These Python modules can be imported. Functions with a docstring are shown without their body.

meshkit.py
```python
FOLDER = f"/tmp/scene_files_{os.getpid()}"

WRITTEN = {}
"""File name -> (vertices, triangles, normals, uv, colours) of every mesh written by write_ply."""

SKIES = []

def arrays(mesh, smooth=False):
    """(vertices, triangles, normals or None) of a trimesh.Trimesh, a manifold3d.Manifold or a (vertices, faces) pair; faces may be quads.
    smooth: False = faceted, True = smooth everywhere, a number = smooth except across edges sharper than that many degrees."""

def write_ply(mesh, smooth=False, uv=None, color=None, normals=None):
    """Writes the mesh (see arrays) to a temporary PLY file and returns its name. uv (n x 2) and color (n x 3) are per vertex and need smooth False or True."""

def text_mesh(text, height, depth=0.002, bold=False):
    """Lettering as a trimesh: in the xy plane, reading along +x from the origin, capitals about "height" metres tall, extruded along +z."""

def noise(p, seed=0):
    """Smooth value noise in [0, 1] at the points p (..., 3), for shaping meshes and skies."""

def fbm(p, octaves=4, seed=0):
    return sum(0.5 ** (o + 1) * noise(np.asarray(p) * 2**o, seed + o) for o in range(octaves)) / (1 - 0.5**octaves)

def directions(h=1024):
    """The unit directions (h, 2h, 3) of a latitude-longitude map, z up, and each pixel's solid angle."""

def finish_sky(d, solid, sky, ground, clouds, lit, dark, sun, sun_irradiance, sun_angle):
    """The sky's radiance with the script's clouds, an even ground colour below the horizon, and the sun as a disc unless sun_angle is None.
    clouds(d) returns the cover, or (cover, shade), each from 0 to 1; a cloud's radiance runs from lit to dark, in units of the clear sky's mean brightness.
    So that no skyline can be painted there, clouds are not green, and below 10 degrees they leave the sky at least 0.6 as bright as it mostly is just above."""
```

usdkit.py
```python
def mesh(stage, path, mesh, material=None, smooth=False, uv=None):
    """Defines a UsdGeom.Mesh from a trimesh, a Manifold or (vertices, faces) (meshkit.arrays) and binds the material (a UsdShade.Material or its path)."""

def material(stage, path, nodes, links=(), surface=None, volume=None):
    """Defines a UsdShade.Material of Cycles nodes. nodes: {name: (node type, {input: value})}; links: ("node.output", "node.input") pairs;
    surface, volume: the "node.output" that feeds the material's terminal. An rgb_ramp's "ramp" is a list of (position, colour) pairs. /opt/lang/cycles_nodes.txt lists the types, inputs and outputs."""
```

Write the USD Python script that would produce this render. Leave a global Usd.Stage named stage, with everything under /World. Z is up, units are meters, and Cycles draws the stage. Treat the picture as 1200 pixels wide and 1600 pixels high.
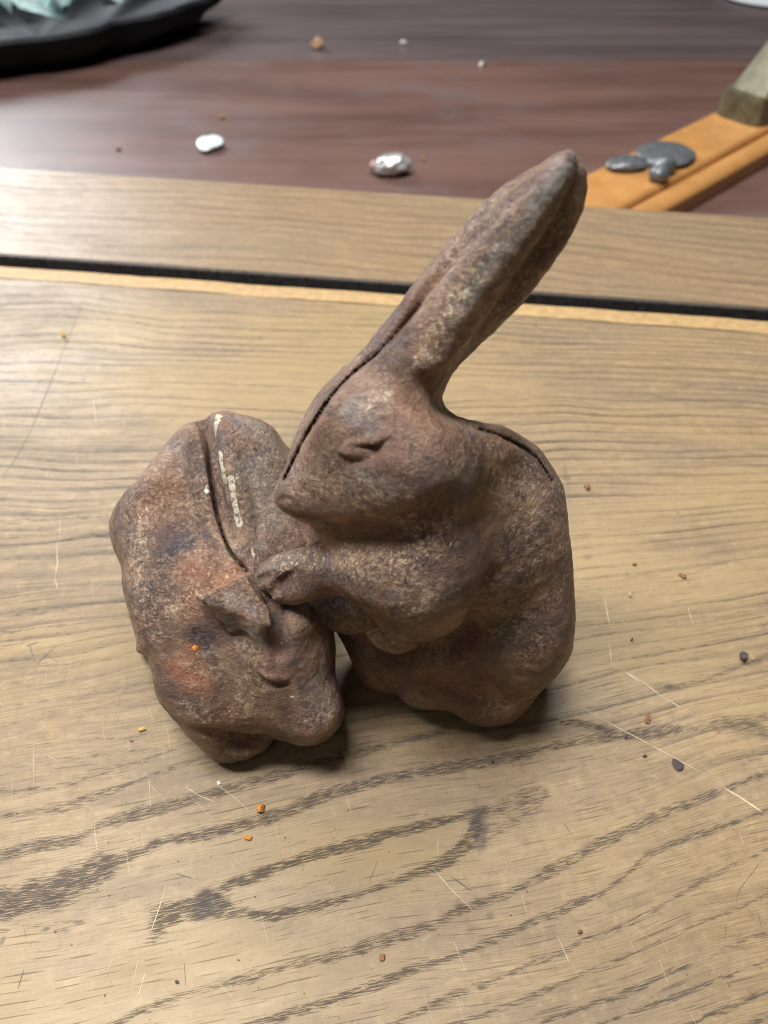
import math, random
import numpy as np, trimesh, usdkit, meshkit
from scipy import ndimage, sparse
from scipy.spatial import ConvexHull
from pxr import Usd, UsdGeom, UsdLux, UsdShade, Gf, Sdf, Vt

stage = Usd.Stage.CreateInMemory()
UsdGeom.SetStageUpAxis(stage, UsdGeom.Tokens.z)
UsdGeom.SetStageMetersPerUnit(stage, 1.0)
UsdGeom.Xform.Define(stage, '/World')
UsdGeom.Scope.Define(stage, '/World/Looks')

# ------------------------------------------------------------------ camera, lamps, exposure
H, PITCH, FPX = 0.30, math.radians(48), 1203.0      # camera height above the table, tilt, focal length in photo pixels (1200 wide)
cp, sp = math.cos(PITCH), math.sin(PITCH)
cam = UsdGeom.Camera.Define(stage, '/World/camera')
cam.AddTranslateOp().Set((0, 0, H))
cam.AddRotateXOp().Set(90 - math.degrees(PITCH))
FOCAL = 6.8
cam.CreateFocalLengthAttr(FOCAL)
cam.CreateHorizontalApertureAttr(FOCAL * 1200 / FPX)
cam.CreateFStopAttr(2.5)
cam.CreateFocusDistanceAttr(0.275)
cam.CreateClippingRangeAttr((0.01, 100))
cam.CreateExposureAttr(0.0)


def rect_lamp(name, loc, target, w, h, intensity, color):
    l = UsdLux.RectLight.Define(stage, '/World/' + name)
    l.CreateWidthAttr(w); l.CreateHeightAttr(h); l.CreateIntensityAttr(intensity); l.CreateColorAttr(Gf.Vec3f(*color))
    m = Gf.Matrix4d().SetLookAt(Gf.Vec3d(*loc), Gf.Vec3d(*target), Gf.Vec3d(0, 1, 0.01)).GetInverse()
    l.AddTransformOp().Set(m)
    return l


rect_lamp('ceiling_lamp', (-0.40, 0.22, 1.35), (0, 0.2, 0), 0.80, 0.22, 51.0, (1.0, 0.99, 0.965))
rect_lamp('ceiling_lamp_001', (0.20, 0.95, 1.45), (0, 0.2, 0), 0.80, 0.22, 26.0, (1.0, 0.99, 0.965))
rect_lamp('ceiling_lamp_002', (-0.25, -0.75, 1.6), (0, 0.2, 0), 0.80, 0.22, 2.6, (1.0, 0.99, 0.965))
rect_lamp('window_light', (-1.35, 2.25, 1.15), (-0.2, 0.45, 0), 1.0, 0.9, 18.0, (0.88, 0.95, 1.0))
rect_lamp('ceiling_glow', (0, 0.3, 2.6), (0, 0.3, 0), 5, 5, 0.10, (1.0, 0.96, 0.9))

# ------------------------------------------------------------------ helpers
def ray(px, py):
    u, v = (np.asarray(px, float) - 600) / FPX, (800 - np.asarray(py, float)) / FPX
    return np.stack([u, cp + v * sp, -sp + v * cp], -1)


def at(px, py, z=None, y=None, t=None):
    """The point of the place seen at a pixel of the photograph, at a given height, distance or depth."""
    d = ray(px, py)
    if z is not None:
        t = (z - H) / d[..., 2]
    elif y is not None:
        t = y / d[..., 1]
    return np.array([0, 0, H]) + d * np.asarray(t)[..., None]


def project(p):
    q = np.asarray(p, float) - [0, 0, H]
    dep = q[..., 1] * cp - q[..., 2] * sp
    return 600 + FPX * q[..., 0] / dep, 800 - FPX * (q[..., 1] * sp + q[..., 2] * cp) / dep


def seg_dist(P, a, b):
    ab = b - a
    t = np.clip(((P - a) @ ab) / max(ab @ ab, 1e-12), 0, 1)
    return np.linalg.norm(P - a - t[:, None] * ab, axis=1), t


used = {}
def numbered(path):
    n = used.get(path, 0); used[path] = n + 1
    return path if n == 0 else f'{path}_{n:03d}'


def keys(prim, label=None, cat=None, group=None, kind=None):
    for k, v in (('label', label), ('category', cat), ('group', group), ('kind', kind)):
        if v:
            prim.SetCustomDataByKey(k, v)
    return prim


def thing(name, label, cat, loc=(0, 0, 0), group=None, kind=None):
    x = UsdGeom.Xform.Define(stage, numbered('/World/' + name))
    x.AddTranslateOp().Set(tuple(map(float, loc)))
    return keys(x.GetPrim(), label, cat, group, kind)


def origin(prim):
    m = UsdGeom.XformCache().GetLocalToWorldTransform(prim)
    return np.array(m.ExtractTranslation())


def part(name, v, f, mat, parent=None, smooth=False, normals=None, attrs=None, **kw):
    """One Mesh prim; the points are given in world coordinates."""
    base = str(parent.GetPath()) if parent else '/World'
    v = np.asarray(v, float)
    if parent:
        v = v - origin(parent)
    m = usdkit.mesh(stage, numbered(base + '/' + name), (v, np.asarray(f)), M[mat], smooth=smooth)
    if normals is not None:
        m.CreateNormalsAttr(Vt.Vec3fArray.FromNumpy(np.asarray(normals, np.float32))); m.SetNormalsInterpolation('vertex')
    for k, a in (attrs or {}).items():
        UsdGeom.PrimvarsAPI(m).CreatePrimvar(k, Sdf.ValueTypeNames.FloatArray, 'vertex').Set(Vt.FloatArray.FromNumpy(np.asarray(a, np.float32)))
    return keys(m.GetPrim(), **kw)


def box(lo, hi):
    b = trimesh.creation.box(bounds=[lo, hi])
    return b.vertices, b.faces


def sstep(a, b, x):
    t = np.clip((x - a) / (b - a), 0, 1)
    return t * t * (3 - 2 * t)


fbm = meshkit.fbm
M = {}
def mat(name, nodes, links, surface='p.BSDF'):
    M[name] = usdkit.material(stage, '/World/Looks/' + name, nodes, links, surface=surface)


def plain(name, color, rough=0.5, metallic=0.0, scale=200, vary=0.35, bump=0.3, dist=0.0005, **extra):
    c = np.array(color)
    mat(name, {
        'g': ('geometry', {}),
        'n': ('noise_texture', {'scale': scale, 'detail': 4.0, 'roughness': 0.6}),
        'r': ('rgb_ramp', {'ramp': [(0.3, tuple(c * (1 - vary))), (0.7, tuple(np.minimum(c * (1 + vary), 1)))]}),
        'b': ('bump', {'strength': bump, 'distance': dist}),
        'p': ('principled_bsdf', {'roughness': rough, 'metallic': metallic, **extra})},
        [('g.position', 'n.vector'), ('n.fac', 'r.fac'), ('r.color', 'p.base_color'), ('n.fac', 'b.height'), ('b.normal', 'p.normal')])


class G:
    """Small builder for node graphs."""
    def __init__(self):
        self.nodes, self.links, self.n = {}, [], 0
    def add(self, kind, out, links=None, **inputs):
        self.n += 1
        name = f'n{self.n}'
        inp = {}
        for k, v in inputs.items():
            if isinstance(v, str) and '.' in v and v.split('.')[0] in self.nodes:
                self.links.append((v, f'{name}.{k}'))
            else:
                inp[k] = v
        self.nodes[name] = (kind, inp)
        return f'{name}.{out}'
    def attr(self, a): return self.add('attribute', 'fac', attribute=a)
    def math(self, op, a, b=0.0, clamp=False): return self.add('math', 'value', math_type=op, value1=a, value2=b, use_clamp=clamp)
    def mul(self, a, b): return self.math('multiply', a, b)
    def plus(self, a, b): return self.math('add', a, b)
    def xyz(self, x, y, z=0.0): return self.add('combine_xyz', 'vector', x=x, y=y, z=z)
    def noise(self, vec, scale=1.0, detail=2.0, rough=0.5, dist=0.0): return self.add('noise_texture', 'fac', vector=vec, scale=scale, detail=detail, roughness=rough, distortion=dist)
    def step(self, x, a, b): return self.add('map_range', 'result', range_type='smoothstep', value=x, from_min=a, from_max=b, to_min=0.0, to_max=1.0, clamp=True)
    def lin(self, x, a, b, c, d): return self.add('map_range', 'result', range_type='linear', value=x, from_min=a, from_max=b, to_min=c, to_max=d, clamp=True)
    def mix(self, fac, a, b, kind='mix'): return self.add('mix_color', 'result', blend_type=kind, fac=fac, a=a, b=b)
    def done(self, name, **p):
        s = self.add('principled_bsdf', 'BSDF', **p)
        mat(name, self.nodes, self.links, s)


# ------------------------------------------------------------------ materials
def oak(name, light, dark, pore, grey=(0.215, 0.155, 0.10), rough=0.44, lines=1.0, scratch=0.3):
    g = G()
    gu, gv, dens, fine, stain, tone = (g.attr(k) for k in ('gu', 'gv', 'dens', 'fine', 'stain', 'tone'))
    pos = g.add('geometry', 'position')
    # straight grain: dark lines about 9 mm apart
    w1 = g.noise(g.xyz(g.mul(gu, 4.0), g.mul(gv, 30.0)), 1.0, 3.0, 0.6)
    w2 = g.noise(g.xyz(g.mul(gu, 22.0), g.mul(gv, 260.0), 5.0), 1.0, 2.0, 0.6)
    ph = g.math('fraction', g.plus(g.plus(g.mul(gv, 135.0), g.mul(w1, 2.2)), g.mul(w2, 0.25)))
    st1 = g.noise(g.xyz(g.mul(gu, 5.0), g.mul(gv, 75.0), 9.0), 1.0, 2.0, 0.6)
    l1 = g.mul(g.mul(g.step(ph, 0.50, 0.06), g.step(ph, 0.0, 0.05)), g.lin(st1, 0.36, 0.60, 0.15, 1.0))
    ph2 = g.math('fraction', g.plus(g.plus(g.mul(gv, 400.0), g.mul(w1, 6.0)), g.mul(w2, 0.5)))
    st2 = g.noise(g.xyz(g.mul(gu, 14.0), g.mul(gv, 160.0), 3.0), 1.0, 2.0, 0.6)
    l2 = g.mul(g.step(ph2, 0.45, 0.05), g.step(st2, 0.47, 0.62))
    ln = g.math('maximum', l1, g.mul(l2, 0.6))
    d = g.math('maximum', dens, g.mul(g.mul(ln, fine), 0.75 * lines))
    # pores: short dashes along the grain
    n2 = g.noise(g.xyz(g.mul(gu, 190.0), g.mul(gv, 2900.0), 7.0), 1.0, 2.0, 0.5)
    thr = g.lin(d, 0.0, 1.0, 0.70, 0.435)
    po = g.step(g.math('subtract', n2, thr), -0.02, 0.07)
    po = g.mul(po, g.lin(d, 0.0, 0.9, 0.35, 1.0))
    n3 = g.noise(g.xyz(g.mul(gu, 45.0), g.mul(gv, 1500.0), 2.0), 1.0, 1.0, 0.4)
    lon = g.mul(g.step(n3, 0.655, 0.72), 0.62)
    po = g.math('maximum', po, lon)
    # fibres and blotches
    n4 = g.noise(g.xyz(g.mul(gu, 60.0), g.mul(gv, 2600.0), 1.0), 1.0, 3.0, 0.6)
    n5 = g.noise(g.xyz(g.mul(gu, 10.0), g.mul(gv, 34.0), 1.5), 1.0, 4.0, 0.62)
    n6 = g.noise(pos, 420.0, 3.0, 0.65)
    base = g.mix(g.step(n4, 0.30, 0.66), dark, light)
    base = g.mix(g.mul(g.step(n5, 0.42, 0.68), 0.7), base, grey)
    n7 = g.noise(g.xyz(g.mul(gu, 26.0), g.mul(gv, 190.0), 2.5), 1.0, 5.0, 0.65)
    base = g.mix(g.mul(g.step(n7, 0.47, 0.66), 0.38), base, (0.20, 0.135, 0.078))
    base = g.mix(g.mul(g.step(n7, 0.46, 0.33), 0.25), base, (0.42, 0.31, 0.175))
    n8 = g.noise(pos, 190.0, 5.0, 0.72)
    base = g.mix(g.mul(g.step(n8, 0.51, 0.66), 0.42), base, (0.175, 0.115, 0.066))
    base = g.mix(g.mul(g.step(n8, 0.46, 0.34), 0.28), base, (0.46, 0.345, 0.20))
    base = g.mix(g.mul(d, 0.30), base, grey)
    base = g.mix(g.mul(g.mul(g.mul(ln, fine), g.lin(n4, 0.3, 0.7, 0.55, 1.0)), 0.92 * lines), base, (0.085, 0.061, 0.045))
    base = g.mix(g.mul(g.step(n6, 0.55, 0.75), 0.35), base, dark)
    base = g.mix(g.lin(tone, 0.0, 1.0, 0.0, 1.0), base, (0.34, 0.24, 0.112))
    base = g.mix(g.mul(po, 0.84), base, pore)
    # specks of dirt and fine pale scratches
    sp_ = g.add('voronoi_texture', 'distance', vector=pos, scale=230.0, feature='f1')
    base = g.mix(g.mul(g.mul(g.step(sp_, 0.13, 0.05), g.step(n5, 0.45, 0.6)), 0.55), base, (0.10, 0.06, 0.035))
    sc1 = g.noise(g.xyz(g.plus(g.mul(gu, 1500.0), g.mul(gv, 500.0)), g.mul(gv, 28.0), 3.0), 1.0, 1.0, 0.4)
    sc2 = g.noise(g.xyz(g.plus(g.mul(gu, 1200.0), g.mul(gv, 1100.0)), g.mul(gv, 25.0), 9.0), 1.0, 1.0, 0.4)
    scr = g.mul(g.math('maximum', g.step(sc1, 0.735, 0.80), g.step(sc2, 0.75, 0.81)), scratch)
    base = g.mix(scr, base, (0.62, 0.52, 0.36))
    base = g.mix(stain, base, (0.045, 0.034, 0.035))
    hgt = g.math('subtract', g.mul(n4, 0.15), po)
    bmp = g.add('bump', 'normal', height=hgt, strength=0.35, distance=0.0004)
    ro = g.plus(g.lin(n5, 0.3, 0.7, rough - 0.06, rough + 0.1), g.mul(po, 0.2))
    g.done(name, base_color=base, roughness=ro, normal=bmp, specular_ior_level=0.36)


oak('oak_board', (0.352, 0.250, 0.136), (0.215, 0.145, 0.080), (0.040, 0.031, 0.028))
oak('far_oak_board', (0.30, 0.205, 0.125), (0.21, 0.138, 0.08), (0.07, 0.05, 0.037), rough=0.4, lines=0.8, scratch=0.2)
plain('bare_wood', (0.41, 0.265, 0.120), 0.6, scale=160, vary=0.2)
plain('gap_dirt', (0.020, 0.020, 0.022), 0.8, scale=260, vary=0.9)
plain('pale_scratch', (0.50, 0.41, 0.28), 0.6)
plain('dark_scratch', (0.11, 0.085, 0.065), 0.6)

g = G()
pos = g.add('geometry', 'position')
st = g.add('mapping', 'vector', vector=pos, scale=(3.0, 26.0, 10.0), rotation=(0.0, 0.0, -0.05))
n1, n2, n3 = g.noise(st, 1.0, 4.0, 0.6), g.noise(pos, 9.0, 4.0, 0.6), g.noise(pos, 60.0, 4.0, 0.65)
c = g.mix(g.step(n1, 0.3, 0.7), (0.095, 0.050, 0.041), (0.155, 0.086, 0.070))
c = g.mix(g.mul(g.step(n2, 0.5, 0.75), 0.6), c, (0.120, 0.092, 0.094))
c = g.mix(g.mul(g.step(n3, 0.62, 0.8), 0.35), c, (0.22, 0.13, 0.09))
g.done('dark_wood', base_color=c, roughness=g.lin(n2, 0.3, 0.7, 0.36, 0.5))
g = G()
pos = g.add('geometry', 'position')
st = g.add('mapping', 'vector', vector=pos, scale=(3.0, 30.0, 10.0))
n1 = g.noise(st, 1.0, 4.0, 0.6)
c = g.mix(g.step(n1, 0.3, 0.7), (0.075, 0.055, 0.055), (0.125, 0.092, 0.090))
g.done('dark_grey_wood', base_color=c, roughness=0.42)


def iron(name, base1, base2):
    g = G()
    rust, dark, paint, tan, grey = (g.attr(k) for k in ('rust', 'dark', 'paint', 'tan', 'grey'))
    pos = g.add('geometry', 'position')
    a = g.noise(pos, 38.0, 6.0, 0.68, 0.5)
    d_ = g.noise(pos, 95.0, 6.0, 0.72, 0.8)
    b = g.noise(pos, 680.0, 5.0, 0.75, 0.3)
    c_ = g.noise(pos, 1100.0, 3.0, 0.65, 0.6)
    b2 = g.noise(pos, 330.0, 5.0, 0.8, 0.6)
    col = g.mix(g.step(a, 0.40, 0.60), base1, base2)
    col = g.mix(g.mul(g.step(d_, 0.50, 0.62), 0.8), col, (0.115, 0.083, 0.080))
    col = g.mix(g.mul(g.step(d_, 0.47, 0.36), 0.55), col, (0.27, 0.150, 0.108))
    col = g.mix(g.mul(grey, g.lin(b2, 0.3, 0.7, 0.55, 1.0)), col, (0.235, 0.220, 0.212))  # grey metal colour, doubling as painted sheen
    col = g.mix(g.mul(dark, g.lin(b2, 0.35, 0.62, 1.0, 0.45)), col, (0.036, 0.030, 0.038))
    ru = g.mul(rust, g.lin(d_, 0.40, 0.58, 0.25, 1.0))
    col = g.mix(ru, col, (0.30, 0.105, 0.044))
    # thin tan film of old dirt, in fibrous flecks; foreleg highlight painted too
    fl = g.mul(g.step(b2, 0.47, 0.60), g.lin(tan, 0.0, 1.0, 0.05, 0.85))
    col = g.mix(fl, col, (0.50, 0.36, 0.23))
    fl2 = g.mul(g.step(b, 0.53, 0.63), g.lin(tan, 0.0, 1.0, 0.05, 1.0))
    col = g.mix(fl2, col, (0.72, 0.59, 0.44))
    zone = g.step(g.noise(pos, 33.0, 3.0, 0.6), 0.44, 0.58)
    pits = g.mul(g.step(b, 0.44, 0.35), g.lin(zone, 0.0, 1.0, 0.25, 1.0))
    col = g.mix(g.mul(pits, 0.8), col, (0.028, 0.018, 0.018))
    pa = g.mul(g.step(g.plus(paint, g.mul(g.math('subtract', b2, 0.5), 2.6)), 0.42, 0.52), g.step(paint, 0.03, 0.1))
    pa = g.mul(g.mul(pa, g.lin(b, 0.3, 0.45, 0.3, 1.0)), g.lin(g.noise(pos, 420.0, 3.0, 0.7), 0.36, 0.46, 0.15, 1.0))
    col = g.mix(pa, col, (0.70, 0.65, 0.49))
    hgt = g.plus(g.plus(g.mul(b2, 1.0), g.mul(b, g.lin(zone, 0.0, 1.0, 0.35, 1.1))), g.mul(pa, 0.35))
    bmp = g.add('bump', 'normal', height=hgt, strength=0.9, distance=0.0016)
    ro = g.lin(d_, 0.35, 0.65, 0.36, 0.55)
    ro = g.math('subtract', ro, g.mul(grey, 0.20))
    g.done(name, base_color=col, roughness=ro, normal=bmp, specular_ior_level=0.58)


iron('rusty_iron', (0.118, 0.064, 0.050), (0.262, 0.156, 0.104))

plain('orange_wood', (0.46, 0.225, 0.075), 0.30, scale=30, vary=0.15, bump=0.05)
plain('pewter', (0.15, 0.16, 0.17), 0.36, metallic=0.4, scale=150, vary=0.3)
plain('tarnished_brass', (0.17, 0.145, 0.085), 0.45, metallic=0.5, scale=90, vary=0.45)
plain('worn_brass', (0.165, 0.15, 0.10), 0.45, metallic=0.4, scale=90, vary=0.3)
plain('white_shell', (0.70, 0.77, 0.80), 0.35, scale=150, vary=0.12)
plain('white_china', (0.80, 0.86, 0.86), 0.25, scale=20, vary=0.03)
plain('silver_stone', (0.52, 0.52, 0.50), 0.28, metallic=0.5, scale=160, vary=0.5, bump=0.6, dist=0.002)
plain('stone_tip', (0.33, 0.2, 0.15), 0.5, scale=160)
plain('black_glaze', (0.008, 0.009, 0.012), 0.45, scale=30, bump=0.1, specular_ior_level=0.12)
plain('teal_glass', (0.46, 0.64, 0.62), 0.12, metallic=0.2, scale=60, vary=0.6, bump=0.9, dist=0.004)
plain('orange_rust', (0.56, 0.22, 0.035), 0.8, scale=900, vary=0.4)
plain('yellow_rust', (0.60, 0.36, 0.10), 0.8, scale=900, vary=0.4)
plain('brown_rust', (0.24, 0.115, 0.05), 0.8, scale=900, vary=0.4)
plain('dark_rust', (0.055, 0.035, 0.038), 0.6, scale=900, vary=0.4)
plain('tan_crumb', (0.45, 0.29, 0.17), 0.7, scale=900, vary=0.3)
plain('white_crumb', (0.75, 0.72, 0.66), 0.6, scale=900, vary=0.1)

# ------------------------------------------------------------------ the oak table
SL = np.array([(200, .07), (300, .07), (400, .075), (480, .06), (560, .03), (700, .005), (780, -.02), (900, -.10), (1000, -.13), (1150, -.19), (1300, -.205), (1500, -.21), (1800, -.22)], float)


def grain(P):
    """Across-the-grain coordinate in metres: constant along the grain lines of the wood, which fan out over the board."""
    x, y = project(P)
    x, y = np.clip(x, -900, 2100), np.clip(y, 100, 2400)
    y0 = y.copy()
    for _ in range(12):
        y0 = y - np.interp(y0, SL[:, 0], SL[:, 1]) * (x - 600)
    return at(np.full_like(y0, 600), np.clip(y0, -200, 2600), z=0.0)[..., 1]


# early-wood bands of the near board, traced as polylines: points (photo pixels), half width, strength
BANDS = [
    ([(0, 1237), (90, 1230), (190, 1200), (300, 1160), (420, 1120)], 7, .65),
    ([(0, 1275), (90, 1265), (200, 1225), (260, 1205), (330, 1180), (430, 1150)], 8, .75),
    ([(0, 1335), (125, 1307), (175, 1285), (280, 1255), (360, 1230), (400, 1220), (500, 1190), (700, 1140)], 11, .85),
    ([(-80, 1445), (0, 1418), (75, 1395), (165, 1358)], 32, 1.0), ([(165, 1358), (250, 1315), (320, 1300), (430, 1275)], 15, .95),
    ([(430, 1275), (500, 1245), (600, 1218), (750, 1190), (870, 1165), (980, 1150), (1060, 1140)], 11, .9),
    ([(880, 1128), (920, 1132), (975, 1150)], 5, .9), ([(1060, 1142), (1130, 1132), (1210, 1118)], 9, .7), ([(1120, 1140), (1165, 1135), (1220, 1155)], 17, .75),
    ([(1042, 1075), (1099, 1064), (1155, 1041), (1220, 1022)], 8, .8),
    ([(-40, 1450), (40, 1450), (130, 1440)], 9, .5),
    ([(250, 1448), (300, 1412), (350, 1387), (450, 1350), (600, 1307), (700, 1278), (760, 1262)], 10, 1.0),
    ([(250, 1440), (330, 1405), (345, 1420)], 24, .95), ([(250, 1445), (325, 1428), (425, 1430), (500, 1415), (600, 1385), (690, 1350), (732, 1318), (745, 1288), (750, 1265)], 11, .95),
    ([(735, 1272), (785, 1262), (840, 1240)], 17, .75), ([(745, 1310), (790, 1285), (840, 1262)], 13, .6),
    ([(170, 1606), (220, 1580), (280, 1555), (350, 1540), (450, 1510), (525, 1495), (600, 1470), (665, 1450), (725, 1420), (780, 1400), (840, 1375), (900, 1340), (975, 1300), (1050, 1265), (1140, 1230), (1220, 1198)], 9, .8),
    ([(380, 1606), (490, 1572), (600, 1535), (660, 1510), (725, 1490), (800, 1455), (860, 1430), (940, 1395), (980, 1365), (1015, 1335), (1075, 1310), (1150, 1285), (1220, 1260)], 7, .85),
    ([(600, 1606), (700, 1560), (775, 1530), (850, 1500), (910, 1472), (980, 1445), (1025, 1420), (1100, 1375), (1150, 1350), (1220, 1318)], 6, .75),
    ([(700, 1606), (825, 1560), (900, 1525), (975, 1495), (1050, 1460), (1150, 1420), (1220, 1388)], 5, .75),
    ([(840, 1600), (970, 1555), (1025, 1530), (1085, 1505), (1150, 1475), (1220, 1448)], 5, .8),
    ([(920, 1606), (1025, 1570), (1100, 1540), (1150, 1520), (1220, 1492)], 5, .85),
    ([(1060, 1606), (1150, 1570), (1220, 1540)], 6, .85), ([(1140, 1612), (1220, 1580)], 6, .8),
    ([(0, 989), (210, 963)], 5, .75), ([(0, 966), (200, 940)], 5, .6), ([(0, 938), (196, 912)], 4, .5), ([(0, 875), (168, 861)], 4, .6), ([(0, 842), (168, 831)], 4, .6), ([(0, 814), (168, 807)], 4, .7),
    ([(0, 1047), (110, 1036), (240, 1024)], 4, .6), ([(0, 1078), (240, 1045)], 4, .45), ([(0, 1106), (250, 1070)], 4, .5), ([(0, 1132), (255, 1090)], 4, .45), ([(0, 1172), (290, 1140)], 4, .5), ([(0, 1198), (150, 1180), (300, 1165)], 5, .55),
]


def band_density(P):
    d = np.zeros(len(P))
    wob = (fbm(P * [35, 150, 0] + 3, 4) - .5)
    P2 = P[:, :2]
    for pts, hw, s in BANDS:
        w = at([p[0] for p in pts], [p[1] for p in pts], z=0.0)[:, :2]
        lo, hi = w.min(0) - .03, w.max(0) + .03
        sel = np.nonzero(((P2 > lo) & (P2 < hi)).all(1))[0]
        if not len(sel):
            continue
        q = P2[sel]
        best = np.full(len(sel), 9.)
        pxm = H / -ray(*np.mean(pts, 0))[2] / FPX
        for a, b in zip(w[:-1], w[1:]):
            best = np.minimum(best, seg_dist(q, a, b)[0])
        r = best / (hw * pxm * 1.0) + wob[sel] * 1.6
        d[sel] = np.maximum(d[sel], s * (1 - sstep(.35, 1.35, r)))
    return d


def sheet(xs, ys, zfun=None, z0=0.0, depth=0.024):
    """A board: a fine top sheet with side walls and a bottom."""
    X, Y = np.meshgrid(xs, ys, indexing='ij')
    nx, ny = X.shape
    Pt = np.stack([X, Y, np.full_like(X, z0)], -1).reshape(-1, 3)
    i = np.arange(nx * ny).reshape(nx, ny)
    q = np.stack([i[:-1, :-1], i[1:, :-1], i[1:, 1:], i[:-1, 1:]], -1).reshape(-1, 4)
    rim = np.concatenate([i[:, 0], i[-1, 1:], i[::-1, -1][1:], i[0, ::-1][1:-1]])
    low = Pt[rim].copy(); low[:, 2] -= depth
    n0 = len(Pt)
    a, b = rim, np.roll(rim, -1)
    la, lb = n0 + np.arange(len(rim)), n0 + np.roll(np.arange(len(rim)), -1)
    side = np.stack([a, la, lb, b], -1)
    return np.vstack([Pt, low]), np.vstack([q, side])


def grown(a, b, s0, s1):
    out, x = [a], a
    while x < b:
        x += s0 + (s1 - s0) * (x - a) / (b - a)
        out.append(min(x, b))
    return np.array(out)


# the joint between the boards runs nearly across the picture
e0, e1 = at(0, 434, z=0.0), at(1200, 522, z=0.0)
def joint(x, off=0.0):          # y of the near board's edge at x
    return e0[1] + (e1[1] - e0[1]) * (x - e0[0]) / (e1[0] - e0[0]) + off


def board_mesh(xs, vs, y_of, z0, depth):
    v, f = sheet(xs, vs, None, z0, depth)
    v = v.copy()
    v[:, 1] = y_of(v[:, 0], v[:, 1])
    return v, f


table = thing('oak_table', 'worn scratched oak table top of two light brown boards with a black joint', 'table', kind='structure')
xs = np.concatenate([[-.9, -.6, -.45], np.arange(-.36, .3601, .0012), [.45, .6, .9]])
vs = np.concatenate([[-.4, -.2, -.1, -.03], grown(.02, 1.0, .0013, .0045)])
vs = np.unique(np.round(np.concatenate([[-.9, -.5, -.25, -.1], grown(0.0, 1.0, .00155, .0042)]), 6))
def near_y(x, s):
    return np.where(s < 0, s, .02 + (joint(x) - .02) * s)
v, f = board_mesh(xs, vs, near_y, 0.0, 0.024)
wavy = (fbm(v * [14, 14, 0] + 5, 2, seed=3) - .5) * .010
gv = grain(v) + wavy
dens = band_density(v)
ppx, ppy = project(v)
fine = 1 - sstep(1050, 1220, ppy - (ppx - 600) * .12)
blot = fbm(v * [9, 16, 0], 4, seed=11)
stain = np.zeros(len(v))
def stain_spot(px, py, rx, ry, s):
    c = at(px, py, z=0.0)
    k = H / -ray(px, py)[2] / FPX
    q = np.hypot((v[:, 0] - c[0]) / (rx * k), (v[:, 1] - c[1]) / (ry * k * 1.4))
    stain[:] = np.maximum(stain, s * (1 - sstep(.4, 1.1, q + (fbm(v * 400, 2) - .5) * .8)))
for a_ in [(323, 1412, 30, 20, .6), (750, 1290, 15, 30, .6), (30, 1040, 40, 14, .25), (940, 1140, 36, 7, .5), (1170, 1140, 40, 16, .35), (885, 745, 5, 22, .35), (1040, 1075, 30, 8, .35),
           (70, 1453, 9, 3, .6), (103, 1455, 7, 3, .55), (2, 1472, 6, 6, .8), (130, 592, 6, 4, .4), (165, 570, 8, 4, .35), (715, 1415, 10, 7, .45), (765, 1430, 8, 5, .4), (920, 870, 9, 6, .3), (820, 1085, 70, 14, .25)]:
    stain_spot(*a_)
tone = sstep(.45, .7, blot) * .55
tone = np.maximum(tone, .75 * np.exp(-(((ppx - 540) / 190) ** 2 + ((ppy - 1335) / 60) ** 2)))
near = part('board', v, f, 'oak_board', table, attrs=dict(gu=v[:, 0], gv=gv, dens=dens, fine=fine, stain=stain, tone=tone), label='near light oak board with a looping dark grain')
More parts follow.
